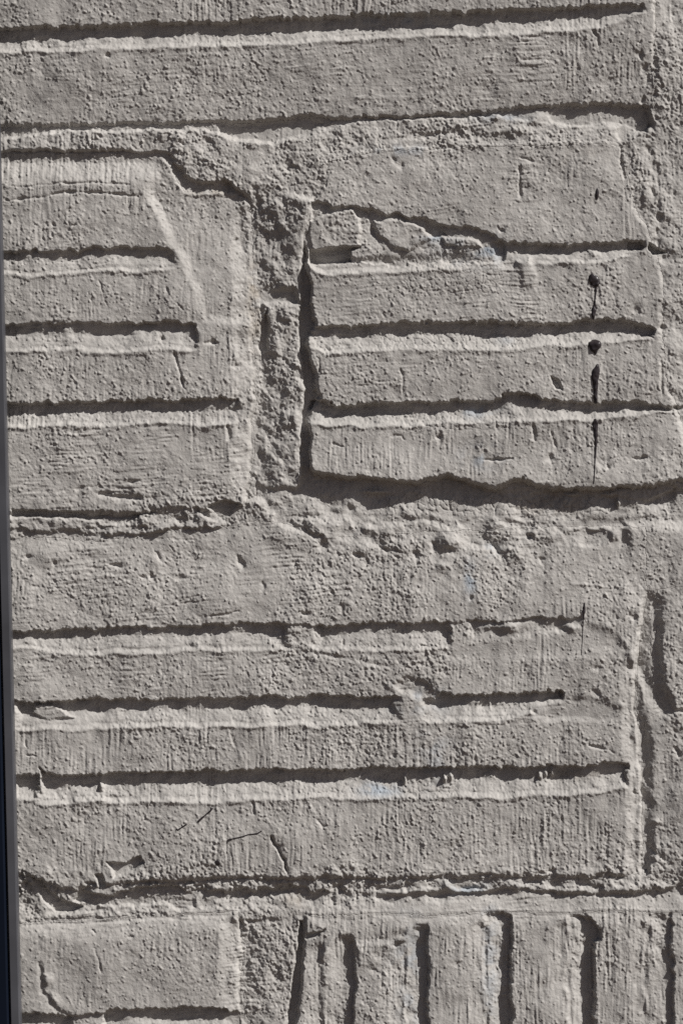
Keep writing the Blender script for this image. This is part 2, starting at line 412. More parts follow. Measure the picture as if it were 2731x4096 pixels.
level([(1236, 836), (1275, 800), (1330, 822), (1430, 812), (1470, 838), (1560, 850), (1700, 868), (1760, 896), (1880, 906), (1960, 934), (2010, 958), (2030, 985), (2020, 1050), (1600, 1060), (1225, 1040)],
      lambda x, y: -24 + (y - 900) * 0.05 + 3 * fb(x, y, 90, 2, 75), 9, 1.2, rag=8)
level([(1236, 880), (1300, 850), (1420, 832), (1440, 880), (1440, 985), (1400, 1000), (1240, 1000)], lambda x, y: -8 + 3 * fb(x, y, 60, 2, 76), 14, 1.0, rag=4)
level([(1500, 880), (1580, 866), (1690, 905), (1720, 950), (1640, 1000), (1560, 970), (1505, 920)], lambda x, y: -9 + 4 * fb(x, y, 50, 2, 77), 20, 1.3, rag=4)
level([(1770, 950), (1830, 945), (1910, 962), (1925, 990), (1850, 990), (1780, 980)], -8, 14, 1.2)
level([(1700, 880), (1760, 895), (1790, 935), (1740, 945), (1700, 920)], -38, 12, 0.8)
level([(1440, 985), (1400, 1005), (1400, 1050), (1232, 1052), (1236, 1000)], -52, 12, 0.6)
crack([(1260, 930), (1340, 918), (1430, 925)], 9.1, -3.0); crack([(1460, 840), (1490, 900), (1510, 950), (1530, 1000)], 10, 8)
# lip of the first broken score line
k = win(1200, 1040, 1900, 1130)
Lp = ip([(1200, 1040), (1260, 1090), (1300, 1102), (1500, 1094), (1731, 1084), (1860, 1076), (1950, 1082)], XW[k])
H[k] += (-14 * ss((Lp - YW[k]) / 26) * ss((YW[k] - Lp + 80) / 40) + 4 * np.exp(-((YW[k] - Lp) / 9) ** 2)) * ss((1930 - X[k]) / 120) * ss((X[k] - 1225) / 20)
groove([(1990, 968), (2100, 970), (2250, 972), (2400, 968), (2500, 962), (2575, 965)], [(1990, 1075), (2100, 1062), (2250, 1050), (2350, 1052), (2500, 1030), (2575, 1000)], 31, 24, 16, 2, seed=7, hump=.3, tilt=.45)
level([(2512, 962), (2560, 964), (2580, 985), (2560, 996), (2525, 994), (2508, 982)], -50, 8, 0.3)
level([(2600, 970), (2640, 990), (2668, 1004), (2640, 1012), (2610, 1015), (2595, 990)], -50, 8, 0.5)
level([(2075, 1050), (2120, 1035), (2150, 1110), (2130, 1150), (2090, 1140)], 5, 26, 0.4, mode='max')
blob(2250, 1048, 60, 14, 8, 12); blob(1880, 1110, 60, 45, 5); blob(2415, 1078, 26, 20, -9); blob(2370, 1010, 16, 14, 14); blob(2550, 1240, 16, 22, -12)
groove([(1250, 1308), (1300, 1306), (1400, 1300), (1600, 1286), (1731, 1286), (1950, 1286), (2150, 1290), (2330, 1280), (2500, 1280), (2570, 1296), (2622, 1322)],
       [(1250, 1400), (1300, 1418), (1600, 1404), (1731, 1406), (1900, 1402), (2040, 1400), (2250, 1385), (2480, 1370), (2570, 1356), (2622, 1348)], 40, 16, 10, 3.5, seed=8, hump=.22, tilt=.3)
level([(2540, 1300), (2600, 1302), (2622, 1318), (2612, 1338), (2570, 1345)], -44, 8, 0.4); blob(2645, 1310, 9, 9, -22)
groove([(1240, 1600), (1300, 1600), (1350, 1615), (1500, 1610), (1731, 1606), (1900, 1604), (2000, 1598), (2012, 1572), (2120, 1574), (2200, 1596), (2350, 1610), (2530, 1606), (2600, 1612), (2715, 1625)],
       [(1240, 1700), (1300, 1702), (1500, 1706), (1731, 1696), (2000, 1690), (2200, 1692), (2400, 1682), (2530, 1668), (2600, 1654), (2715, 1640)], 42, 10, 60, 4, seed=9, hump=.22, tilt=.3)
level([(2205, 1502), (2240, 1520), (2245, 1560), (2220, 1555)], -18, 8, 0.7, mode='add'); crack([(2030, 1560), (2010, 1580), (2000, 1600)], 8, 8)
crack([(1560, 1745), (1600, 1740), (1620, 1760)], 5, 5); crack([(1335, 1775), (1375, 1788)], 5, 8); crack([(2132, 1700), (2142, 1760)], 6, 9); crack([(2200, 1720), (2225, 1790)], 6, 8)
crack([(1930, 1845), (2010, 1840), (2050, 1836)], 6, 13); crack([(2530, 1832), (2560, 1840), (2590, 1822)], 7, 13); blob(2205, 1830, 14, 16, -16); blob(2410, 1845, 24, 20, -12); blob(2435, 1862, 9, 9, -16); blob(1755, 1748, 12, 14, -18)
crack([(1495, 1880 - 350), (1605, 1525), (1610, 1590)], 5, 4); crack([(1606, 1480), (1608, 1540)], 5, 5); crack([(2070, 650), (2078, 740), (2080, 790)], 7, 8)
crack([(1270, 1430), (1282, 1440), (1272, 1490)], 5, 9)
crack([(2070, 628), (2130, 640)], 7, 9); blob(2160, 624, 7, 7, -9); blob(1575, 640, 14, 10, -11, 40); blob(1602, 662, 10, 8, -10); blob(1420, 660, 14, 10, -7)
crack([(2320, 600), (2390, 660), (2450, 740), (2500, 850)], 28.6, -3.6)
blob(2003, 930 - 12, 12, 9, -18); blob(2050, 1070, 12, 10, -12)
# deep joint beneath the right brick with cracked old paint
level([(1060, 1965), (1180, 1955), (1240, 1900), (1700, 1940), (1800, 1905), (2000, 1970), (2700, 1955), (2690, 2060), (2400, 2075), (2100, 2085), (1700, 2070), (1500, 2075), (1260, 2060), (1200, 2050), (1100, 2060), (1060, 2030)],
      lambda x, y: -48 + (y - 1960) * 0.14 + 9 * fb(x, y, 80, 3, 162), 26, 0.8)
brick([(1600, 1), (1601, 1), (1601, 2)], 0, 0, .5, 0) if False else None
level([(2400, 1975), (2480, 1990), (2600, 2000), (2690, 1960), (2690, 1935), (2600, 1945), (2470, 1962)], -30, 18, 0.8)
blob(1500, 1965, 40, 8, 26); blob(2290, 1975, 30, 8, 20); blob(2475, 2010, 9, 16, 26); blob(1520, 1990, 70, 12, -12)

roughen(1040, 2060, 2760, 2200, 1.35, 30)
# long brick in the middle: lumpy upper edge, four score lines
Mtop = [(-150, 2170), (62, 2165), (120, 2155), (250, 2166), (420, 2170), (560, 2150), (700, 2128), (860, 2112), (960, 2105), (1000, 2090), (1090, 2092), (1160, 2112), (1260, 2150), (1400, 2152), (1540, 2150), (1700, 2135), (1900, 2130), (2080, 2118), (2300, 2114), (2500, 2112), (2570, 2118)]
brick(Mtop + [(2575, 2380), (2560, 2500), (2540, 2640), (2535, 2780), (2545, 2860), (2558, 3000), (2570, 3200), (2575, 3400), (2560, 3490), (2450, 3505), (2000, 3508), (1500, 3512), (900, 3512), (500, 3530), (250, 3560), (180, 3520), (86, 3490), (-150, 3490)],
      lambda x, y: -1 - 22 * ss((2420 - y) / 330) + 4 * fb(x, y, 260, 2, 78), 24, 0.95, 4)
BR[4] = 'long middle brick with three score lines and a lumpy upper edge'
roughen(1230, 2120, 2300, 2420, 1.45, 120); roughen(80, 2200, 1000, 2330, 1.2)
level([(1170, 2090), (1280, 2080), (1420, 2098), (1540, 2108), (1700, 2090), (1800, 2110), (1920, 2098), (2060, 2110), (2200, 2120), (2560, 2112), (2560, 2180), (1500, 2200), (1260, 2140)], lambda x, y: -22 + 15 * fb(x, y, 80, 2, 79), 30, 1.3, rag=10)
for q in ((1455, 2195, 40, 24, 14), (1590, 2180, 50, 24, 14), (1800, 2160, 40, 30, 10), (2060, 2200, 40, 50, 14), (2135, 2130, 22, 16, 16), (1985, 2095, 30, 30, 14), (200, 2210, 80, 40, 12), (350, 2190, 60, 20, 8), (900, 2160, 160, 60, 8), (1130, 2140, 70, 40, 8), (1765, 2265, 24, 16, 10), (620, 2245, 30, 34, 8), (1240, 2380, 50, 70, 6)):
    blob(*q)
for q in ((1290, 2180, 14, 22, -22, -40), (1425, 2225, 22, 12, -18, 40), (1465, 2250, 9, 22, -14), (1535, 2195, 16, 9, -16, 30), (1660, 2220, 16, 14, -20), (1735, 2180, 12, 18, -18, -30), (1790, 2195, 18, 9, -16, 40), (1990, 2200, 34, 14, -26, 50), (2125, 2148, 16, 12, -22, 30),
          (468, 2262, 22, 8, -20, 15), (575, 2312, 14, 10, -16), (610, 2310, 10, 14, -16), (720, 2310, 26, 9, -12), (960, 2245, 9, 24, -18, -25), (1185, 2252, 9, 12, -12), (1220, 2455, 16, 9, -20), (1050, 2340, 8, 26, -9), (1370, 2430, 8, 18, -9), (115, 2232, 12, 9, -14), (220, 2255, 10, 9, -16), (1890, 2395, 8, 8, -16), (2165, 2240, 10, 12, -14), (632, 2230, 7, 22, -14, -30),
          (135, 2350, 14, 6, -8), (2530, 2465, 14, 18, -14, -40)):
    blob(*q)
crack([(540, 2165), (600, 2150), (700, 2140 + 20), (780, 2160), (870, 2150)], 4, 3); crack([(2050, 2180), (2075, 2230), (2110, 2280)], 15.6, -4.2); crack([(2250, 2290), (2290, 2330), (2350, 2338), (2440, 2350)], 7.8, -3.0)
crack([(640, 2420), (700, 2420), (800, 2410)], 5, 5); crack([(830, 2470), (900, 2462), (960, 2450)], 5, 6)
# scoring of the middle brick; breaks where paint bridged the lines
groove([(40, 2528), (125, 2524), (250, 2516), (500, 2508), (700, 2505), (900, 2495), (1140, 2494)], [(40, 2596), (125, 2600), (300, 2618), (500, 2616), (800, 2608), (1140, 2606)], 27, 20, 16, 3.5, seed=10, hump=.25, tilt=.5)
groove([(1262, 2500), (1400, 2493), (1500, 2490), (1650, 2489), (1798, 2489)], [(1262, 2610), (1400, 2606), (1600, 2604), (1798, 2600)], 29, 20, 8, 3, seed=11, hump=.2, tilt=.4)
groove([(1880, 2474), (2000, 2481), (2100, 2474), (2300, 2466), (2330, 2466)], [(1880, 2600), (2000, 2596), (2150, 2590), (2330, 2580)], 22, 14, 30, 2, seed=12, hump=.3, tilt=.45)
groove([(1100, 2496), (1200, 2498), (1300, 2498)], [(1100, 2606), (1300, 2608)], 9, 20, 20, 2, seed=31); groove([(1770, 2488), (1830, 2484), (1910, 2476)], [(1770, 2600), (1910, 2600)], 8, 20, 20, 2, seed=32)
level([(2330, 2490), (2450, 2530), (2500, 2600), (2300, 2620), (1800, 2640), (1750, 2600), (1850, 2560), (2200, 2540)], -5, 40, 0.4)
blob(2035, 2505, 38, 24, 22); blob(1960, 2512, 50, 10, 8, -8); blob(2280, 2510, 26, 16, 16); blob(2245, 2520, 10, 10, -16); blob(1375, 2575, 8, 12, -16)
groove([(70, 2800), (130, 2806), (300, 2801), (480, 2796), (640, 2796), (900, 2786), (1130, 2785), (1300, 2780), (1420, 2786), (1575, 2786)],
       [(70, 2920), (300, 2918), (500, 2911), (900, 2906), (1300, 2906), (1500, 2897), (1575, 2894)], 36, 16, 40, 4, seed=13, hump=.28, tilt=.38)
level([(130, 2815), (210, 2820), (270, 2858), (300, 2872), (200, 2878), (130, 2850)], -10, 12, 0.8, mode='max')
groove([(1690, 2788), (1731, 2780), (1900, 2775), (2100, 2770), (2225, 2764), (2250, 2766)], [(1690, 2892), (1900, 2888), (2000, 2882), (2160, 2845), (2250, 2810)], 40, 26, 8, 3.5, seed=14, hump=.25, tilt=.38)
level([(1590, 2730), (1650, 2705), (1700, 2725), (1745, 2775), (1735, 2800), (1690, 2790), (1640, 2770), (1600, 2760)], -14, 30, 1.5, rag=8)
crack([(1545, 2735), (1575, 2760), (1610, 2750)], 13.0, -3.6)
crack([(1955, 2780), (1965, 2840)], 7.8, -9.6); crack([(1915, 2790), (1913, 2835)], 7.8, -7.2); crack([(2235, 2765), (2245, 2800)], 6, 20); crack([(2060, 2790), (2070, 2815)], 9.1, -8.4)
level([(2140, 2830), (2200, 2800), (2260, 2790), (2420, 2800), (2500, 2850), (2480, 2880), (2160, 2880), (2130, 2850)], -7, 30, 0.4); blob(2135, 2850, 8, 12, -16); blob(2380, 2775, 22, 14, -12, 20); blob(2390, 2675, 14, 10, -10); blob(2483, 2800, 6, 8, -8)
groove([(160, 3070), (175, 3090), (235, 3102), (400, 3093), (600, 3090), (900, 3081), (1200, 3078), (1500, 3073), (1731, 3070), (2000, 3066), (2250, 3064), (2420, 3054), (2512, 3060)],
       [(160, 3225), (250, 3214), (400, 3206), (700, 3211), (1000, 3201), (1200, 3199), (1300, 3201), (1500, 3196), (1731, 3192), (2000, 3191), (2200, 3182), (2400, 3172), (2512, 3150)], 42, 14, 8, 4.5, seed=15, hump=.2, tilt=.36)
groove([(60, 3102), (150, 3098)], [(60, 3200), (150, 3200)], 34, 10, 8, 2, seed=16)
for q in ((405, 3150), (1775, 3110), (1800, 3108), (2205, 3085), (2180, 3095), (2160, 3105), (1620, 3120)): blob(q[0], q[1], 8, 16, 22)
crack([(2355, 2980), (2400, 2992), (2440, 3000), (2465, 3020)], 6, 7); crack([(2525, 3165), (2545, 3178), (2535, 3190)], 6, 10)
crack([(905, 2905), (930, 2970), (965, 3040)], 9.1, -3.6); crack([(915, 2915), (940, 2990)], 6, 6); crack([(1180, 2995), (1215, 3000)], 3, 3); crack([(100, 3020), (150, 3026)], 5, 9); crack([(95, 2940), (105, 2990)], 6, 9)
crack([(1020, 3190), (1035, 3250), (1040, 3290)], 10.4, -3.0); crack([(1015, 3210), (1022, 3260)], 6, 8); crack([(1262, 3278), (1285, 3300), (1290, 3316)], 6, 8); crack([(1285, 3303), (1310, 3295)], 5, 6)
crack([(1083, 3346), (1105, 3390), (1135, 3440), (1155, 3500)], 5.5, 15, 0.8)
crack([(1190, 2600), (1320, 2625), (1450, 2650), (1560, 2665)], 10, 4)
roughen(80, 3330, 560, 3520, 1.5); roughen(1100, 2610, 1800, 2720, 1.5, 80)
# crumbled lower edge of the long brick
roughen(80, 3470, 2500, 3620, 2.0, 40)
level([(-150, 3550), (84, 3560), (160, 3520), (180, 3560), (240, 3600), (280, 3625), (500, 3600), (700, 3560), (900, 3560), (1300, 3560), (1800, 3552), (2200, 3548), (2480, 3540), (2560, 3520), (2760, 3560), (2760, 3640), (2200, 3640), (1500, 3650), (1000, 3640), (300, 3670), (84, 3680), (-150, 3680)],
      lambda x, y: -36 + 14 * np.clip((y - 3560) / 110, -.3, 1) + 12 * ss((x - 1000) / 200) * np.clip((y - 3560) / 110, 0, 1) + 7 * fb(x, y, 70, 3, 80) + 26 * ss((3590 - y) / 30) * ss((x - 1200) / 500), 26, 1.5, rag=13)
level([(130, 3510), (165, 3525), (200, 3575), (250, 3605), (285, 3612), (330, 3628), (290, 3650), (220, 3650), (175, 3615), (150, 3570)], -42, 10, 0.4)
level([(300, 3600), (320, 3575), (380, 3572), (440, 3588), (560, 3560), (640, 3544), (700, 3546), (740, 3562), (770, 3590), (780, 3630), (720, 3640), (640, 3612), (560, 3625), (420, 3625), (320, 3612)], -38, 12, 1.2, rag=6)
level([(425, 3448), (500, 3450), (560, 3425), (580, 3450), (540, 3480), (500, 3490), (460, 3512), (452, 3480)], -24, 10, 0.9)
level([(380, 3500), (410, 3500), (428, 3540), (395, 3555)], -28, 10, 0.9)
crack([(340, 3535), (380, 3538)], 9, 16); crack([(560, 3530), (640, 3524), (700, 3522), (780, 3532)], 8, 9); crack([(800, 3522), (1000, 3518), (1200, 3520)], 9, 4)
crack([(1840, 3505), (1970, 3500)], 7, 11); crack([(2090, 3500), (2180, 3495)], 6, 8)
for q in ((980, 3590, 70, 18, -15), (1120, 3575, 60, 20, -14), (1240, 3600, 40, 24, -16), (1560, 3555, 70, 10, -22), (1630, 3545, 16, 9, -18), (1790, 3550, 20, 14, 14), (1890, 3556, 46, 7, -24), (2135, 3530, 40, 16, -28), (2215, 3540, 30, 18, -22), (2330, 3540, 30, 26, -24), (2380, 3555, 22, 16, -22), (2205, 3495, 12, 16, -18), (2430, 3500, 12, 12, -20), (2480, 3512, 22, 9, -16), (2320, 3552, 12, 14, 18), (560, 3650, 60, 10, 6), (850, 3555, 30, 12, 10), (1720, 3590, 40, 14, -6), (1755, 3525, 30, 18, 8)): blob(*q)
level([(1780, 3610), (1860, 3575), (2000, 3562), (2200, 3562), (2280, 3580), (2450, 3590), (2600, 3560), (2760, 3570), (2760, 3670), (1300, 3675), (1240, 3650), (1400, 3620)], lambda x, y: -38 + 29 * np.clip((y - 3552) / 100, 0, 1) + 7 * fb(x, y, 110, 2, 81) * ss((3640 - y) / 60), 34, 0.6, rag=12)

# brick at lower left
brick([(-1400, 3720), (95, 3702), (300, 3690), (560, 3676), (860, 3664), (945, 3656), (958, 3690), (968, 3740), (975, 3830), (960, 3845), (955, 3880), (962, 3900), (955, 3960), (970, 4060), (1000, 4120), (985, 4500), (985, 5040), (-1400, 5060)],
      lambda x, y: 1 - 0.01 * (y - 3850), 26, 0.75, 5)
BR[5] = 'brick at lower left with a smooth face above its first score line'
groove([(60, 4052), (150, 4050), (285, 4060)], [(60, 4150), (285, 4150)], 34, 10, 12, 2, seed=17)
groove([(250, 4062), (440, 4056)], [(250, 4145), (440, 4140)], 15, 20, 20, 2, seed=33)
groove([(415, 4052), (480, 4040), (560, 4030), (700, 4030), (850, 4035), (945, 4048), (960, 4060)], [(415, 4140), (560, 4135), (960, 4140)], 36, 8, 12, 3, seed=18, hump=.2)
groove([(-1400, 4370), (1000, 4345)], [(-1400, 4460), (1000, 4440)], 36, seed=19); groove([(-1400, 4680), (1000, 4655)], [(-1400, 4770), (1000, 4750)], 36, seed=20)
crack([(150, 3720), (162, 3800), (158, 3880)], 13, 3); crack([(158, 3850), (166, 3930), (178, 3975), (205, 4018), (240, 4044), (285, 4066)], 12, 7, 0.5); crack([(180, 3880), (192, 3960), (222, 4010), (262, 4045)], 18, -6, 0.6); crack([(180, 3900), (210, 3970), (250, 4025)], 20.8, -4.8)
crack([(372, 3720), (384, 3740)], 6, 8); crack([(380, 3790), (395, 3850), (405, 3890)], 6, 6); crack([(510, 3748), (535, 3748)], 5, 9); crack([(480, 3760), (478, 3850)], 10.4, -1.8)
crack([(940, 3670), (962, 3760), (958, 3820)], 18.2, -4.2); crack([(930, 3890), (935, 3970), (965, 4060)], 18.2, -4.2)
cap([(-200, 3712), (95, 3702), (300, 3690), (560, 3676), (860, 3664), (960, 3656)], 70, 20, -20)
shoulder([(3660, 955), (3740, 972), (3850, 972), (3960, 962), (4060, 985), (5000, 985)], 94, 36, -36)
# upright joint beside it
level([(985, 3680), (1200, 3675), (1190, 3800), (1165, 3960), (1130, 4150), (1130, 5040), (1010, 5040), (990, 4060)], lambda x, y: -36 + 5 * fb(x, y, 80, 3, 82) + (x - 990) * 0.11, 20, 1.8)

# brick laid with its scoring upright
brick([(1222, 3668), (1300, 3672), (1500, 3660), (1731, 3668), (2000, 3656), (2250, 3660), (2500, 3650), (2731, 3662), (3700, 3670), (3700, 5040), (1170, 5040), (1185, 4096), (1205, 3950), (1213, 3780)], lambda x, y: 0 + 3 * fb(x, y, 200, 2, 83), 20, 0.85, 6)
cap([(1215, 3668), (1300, 3672), (1500, 3660), (1731, 3668), (2000, 3656), (2250, 3660), (2500, 3650), (2800, 3662)], 50, 11, -10)
BR[6] = 'brick with upright score lines'
level([(1208, 3690), (1205, 3790), (1190, 3950), (1172, 4090), (1150, 5040), (1135, 5040), (1150, 4090), (1178, 3900), (1190, 3780), (1195, 3690)], -42, 12, 0.3)
groove([(3755, 1415), (3800, 1424), (3870, 1422), (3950, 1424), (4010, 1414), (4096, 1418), (5060, 1425)], [(3755, 1330), (3860, 1276), (3980, 1282), (4096, 1282), (5060, 1285)], 31, 60, 14, 3, True, seed=21, tilt=.4, ramp=.2)
groove([(3705, 1712), (3760, 1706), (3850, 1716), (3920, 1718), (4096, 1714), (5060, 1720)], [(3705, 1640), (3780, 1606), (3900, 1604), (4096, 1612), (5060, 1610)], 31, 40, 14, 4, True, seed=22, tilt=.4, ramp=.2)
groove([(3660, 2048), (3720, 2044), (3800, 2040), (3900, 2052), (4096, 2050), (5060, 2060)], [(3660, 1930), (3700, 1936), (3800, 1930), (3950, 1930), (4096, 1936), (5060, 1935)], 38, 20, 14, 4, True, seed=23, tilt=.4, ramp=.2)
groove([(3672, 2365), (3720, 2400), (3760, 2398), (3770, 2376), (3900, 2376), (4096, 2380), (5060, 2385)], [(3672, 2262), (3800, 2262), (3950, 2258), (4096, 2268), (5060, 2265)], 40, 20, 14, 6, True, seed=24, tilt=.4, ramp=.2)
groove([(3670, 2690), (3780, 2684), (3850, 2692), (4096, 2690), (5060, 2690)], [(3670, 2580), (3800, 2572), (3950, 2570), (4096, 2580), (5060, 2580)], 28, 30, 14, 5, True, seed=25, tilt=.4, ramp=.2)
groove([(3670, 3010), (5060, 3010)], [(3670, 2900), (5060, 2900)], 36, 30, 14, 5, True, seed=26, tilt=.4)
groove([(3670, 3330), (5060, 3330)], [(3670, 3220), (5060, 3220)], 36, 30, 14, 5, True, seed=27, tilt=.4)
level([(1220, 3735), (1290, 3722), (1260, 3745), (1222, 3758)], -22, 10, 0.7)
crack([(1240, 3690), (1290, 3710)], 18.2, -3.6); crack([(1480, 3690), (1500, 3692)], 13.0, -2.4)
roughen(1410, 3740, 1620, 3890, 2.0, 40); blob(1500, 3760, 70, 16, -6); blob(1490, 3880, 12, 8, -10); blob(1605, 3760, 18, 12, 12); blob(1592, 3780, 22, 10, -12)
blob(1825, 3858, 20, 12, -8)

shoulder([(2640, 2560), (2800, 2560), (3000, 2572), (3300, 2584), (3520, 2575)], 84, 46, -43)
crack([(2500, 2570), (2528, 2640), (2534, 2760), (2540, 2860), (2552, 3000), (2562, 3200), (2566, 3400), (2552, 3500)], 17, -8, 0.9)
for lp in ([(3760, 1276), (4096, 1282), (5000, 1284)], [(3720, 1606), (3900, 1604), (4096, 1612), (5000, 1610)], [(3680, 1932), (3950, 1930), (4096, 1936), (5000, 1935)],
           [(3680, 2262), (3950, 2258), (4096, 2268), (5000, 2265)], [(3680, 2578), (3950, 2570), (4096, 2580), (5000, 2580)]):
    shoulder(lp, 60, 14, -40)
# brick at the right edge beside the long one
brick([(2640, 2380), (2700, 2370), (3700, 2360), (3700, 3510), (2760, 3520), (2600, 3500), (2590, 3250), (2588, 3050), (2600, 2900), (2680, 2850), (2640, 2750), (2620, 2600)], lambda x, y: -5 + 3 * fb(x, y, 120, 2, 84) - 8 * ss((2740 - x) / 90) * ss((y - 2850) / 60), 64, 1.2, 7)
BR[7] = 'brick at the right edge behind a smeared upright joint'
level([(2580, 2400), (2625, 2395), (2632, 2520), (2640, 2620), (2650, 2740), (2690, 2830), (2660, 2840), (2610, 2760), (2590, 2700), (2570, 2640), (2565, 2600), (2590, 2570)], -30, 50, 0.5)
level([(2500, 2090), (2700, 2100), (2850, 2110), (2850, 2420), (2640, 2400), (2590, 2385), (2530, 2400)], lambda x, y: -9 + 4 * fb(x, y, 90, 2, 180), 70, 1.0)
level([(2690, 2838), (2731, 2832), (2790, 2836), (2790, 2848), (2700, 2848)], -20, 12, 0.6)
level([(2545, 2700), (2590, 2780), (2640, 2850), (2620, 2930), (2570, 2900), (2550, 2800)], -18, 70, 0.5)
crack([(2540, 2860), (2550, 3000), (2562, 3200), (2568, 3400), (2558, 3520)], 26.0, -3.6, 0.8); crack([(2530, 2600), (2545, 2700)], 20.8, -3.0)
crack([(2590, 2950), (2596, 3100), (2600, 3300), (2592, 3420)], 18, 5, 0.7)
crack([(2590, 3385), (2635, 3430), (2660, 3450)], 9, 8); blob(2630, 3290, 16, 9, 10); crack([(2695, 2990), (2725, 3030)], 10, 9)
for i in range(26):                                   # pits down the edge of the filled joint
    yy = 170 + i * 34 + 14 * math.sin(i * 2.3)
    xx = np.interp(yy, [150, 700, 1000], [2560, 2615, 2640]) + 16 * math.sin(i * 5.1)
    blob(xx, yy, 7 + 4 * abs(math.sin(i * 1.7)), 10 + 6 * abs(math.sin(i * 3.7)), -11)
crack([(2612, 200), (2622, 420), (2612, 560)], 10, 4); crack([(2480, 590), (2490, 660), (2494, 720)], 8, 9); crack([(2640, 1440), (2645, 1520), (2652, 1570)], 8, 9)
crack([(2370, 130), (2388, 150), (2390, 190)], 6, 7); crack([(2060, 168), (2115, 165)], 5, 6); blob(430, 220, 8, 10, -14)

# ------------------------------------------------------------------ paint texture over everything
tilt_y = Y + 0.07 * X + 14 * vn(X / 260, Y / 200, 133)
sel = fb(X, Y, 520, 2, 90)                                        # which way the brush went here
hor = ss((sel - 0.05) / 0.5) * np.clip(0.5 + fb(X, Y, 170, 2, 121), 0, 1.2)
ver = ss((0.05 - sel) / 0.5) * np.clip(0.5 + fb(X, Y, 170, 2, 122), 0, 1.2)
def band(x0, y0, x1, y1, s=60):
    return ss((X - x0) / s + .5) * ss((x1 - X) / s + .5) * ss((Y - y0) / s + .5) * ss((y1 - Y) / s + .5)
for q in ((-60, 100, 2000, 490, .5), (40, 1720, 1000, 2040, .9), (60, 2400, 1400, 2780, .7), (1240, 1100, 2000, 1290, .5), (1240, 1420, 1700, 1600, .5)):
    m_ = band(*q[:4]); hor = hor * (1 - m_) + q[4] * m_ * np.clip(.6 + fb(X, Y, 120, 2, 123), 0, 1.3); ver = ver * (1 - .6 * m_)
for q in ((-60, 2900, 2570, 3500, .8), (2250, -60, 2760, 480, .9), (1220, 3700, 2760, 4200, .9), (1300, 1700, 2300, 1900, .9), (1950, 1300, 2700, 1900, .6), (40, 1100, 900, 1280, .6), (40, 1420, 800, 1590, .6), (90, 3720, 900, 4040, .5), (1700, 2380, 2560, 2780, .6), (2570, 2300, 2760, 3560, .6), (2480, 500, 2760, 1000, .6)):
    m_ = band(*q[:4]); ver = ver * (1 - m_) + q[4] * m_ * np.clip(.6 + fb(X, Y, 120, 2, 124), 0, 1.3); hor = hor * (1 - .8 * m_)
stroke_h = vn(X / 95 + .3 * vn(X / 30, Y / 30, 131), tilt_y / 8, 92) + 0.6 * vn(X / 26, tilt_y / 5.5, 93)
stroke_v = vn((X + 6 * vn(X / 60, Y / 90, 132)) / 8.5, Y / 125, 94) + 0.6 * vn(X / 6.2, Y / 55, 95)
ca, sa = math.cos(math.radians(58)), math.sin(math.radians(58))
XT, YT = (X * ca + Y * sa) * 0.66, -X * sa + Y * ca                # the stipple runs down to the right
XV, YV = XT + 3 * rn(X, Y, 34, 140), YT + 4 * rn(X, Y, 34, 141)
grain = 0.26 * rn(XV, YV, 19, 96) + 0.5 * rn(XV, YV, 10.0, 97) + 0.5 * rn(X, Y, 6.6, 98)
lump = fb(X, Y, 90, 3, 99)
pat = np.clip(0.86 + 0.6 * fb(X, Y, 200, 3, 100), 0.42, 1.5)      # patches of thicker and thinner stipple
bump = np.clip((rn(X, Y, 8.5, 101) - 0.62) * 3.4, 0, 1) + .5 * np.clip((rn(X, Y, 14, 109) - 0.66) * 3, 0, 1)              # isolated beads of paint
pit = np.clip((rn(XV, YV, 11, 102) - 0.72) * 2.6, 0, 1)
und = fb(X, Y + .4 * X, 150, 3, 107, 0.55)
H += ROUGH * (1.9 * pat * grain + 1.1 * lump) + 3.2 * bump * np.sqrt(pat) * (0.6 + 0.4 * ROUGH) - 1.9 * pit * ROUGH * pat + 5.0 * und
H += 1.9 * hor * stroke_h + 1.9 * ver * stroke_v
crumb = np.clip(ROUGH - 1.15, 0, 1)
H += crumb * (4.5 * fb(X, Y, 52, 2, 103) + 2.2 * rn(XV, YV, 21, 104) + 1.6 * np.abs(rn(X, Y, 11, 105)))
H += 3.0 * fb(X, Y, 420, 2, 106)                                  # hand-made unevenness

# crazed old paint
def craze(x0, y0, x1, y1, cell=30, d=4.0):
    k = win(x0, y0, x1, y1, 0)
    x, y = XW[k] / cell, YW[k] / cell
    f1 = np.full(x.shape, 9, np.float32); f2 = f1.copy()
    xi, yi = np.floor(x).astype(int), np.floor(y).astype(int)
    for a in (-1, 0, 1):
        for b in (-1, 0, 1):
            jx = _T[(yi + b) & 511, (xi + a) & 511]; jy = _T[(yi + b + 77) & 511, (xi + a + 33) & 511]
            q = np.hypot(xi + a + jx - x, yi + b + jy - y)
            f2 = np.minimum(f2, np.maximum(f1, q)); f1 = np.minimum(f1, q)
    m = ss((X[k] - x0) / 90) * ss((x1 - X[k]) / 90) * ss((Y[k] - y0) / 40) * ss((y1 - Y[k]) / 40)
    H[k] -= d * m * np.clip(1 - (f2 - f1) / 0.16, 0, 1)
craze(1480, 1960, 2500, 2080); craze(1240, 3120, 1900, 3220, 28, 3); craze(1550, 1620, 2100, 1740, 26, 3.5); craze(1450, 1300, 2150, 1420, 28, 3.5); craze(1560, 960, 2080, 1200, 26, 3); craze(1250, 2830, 1600, 3050, 30, 2.2)

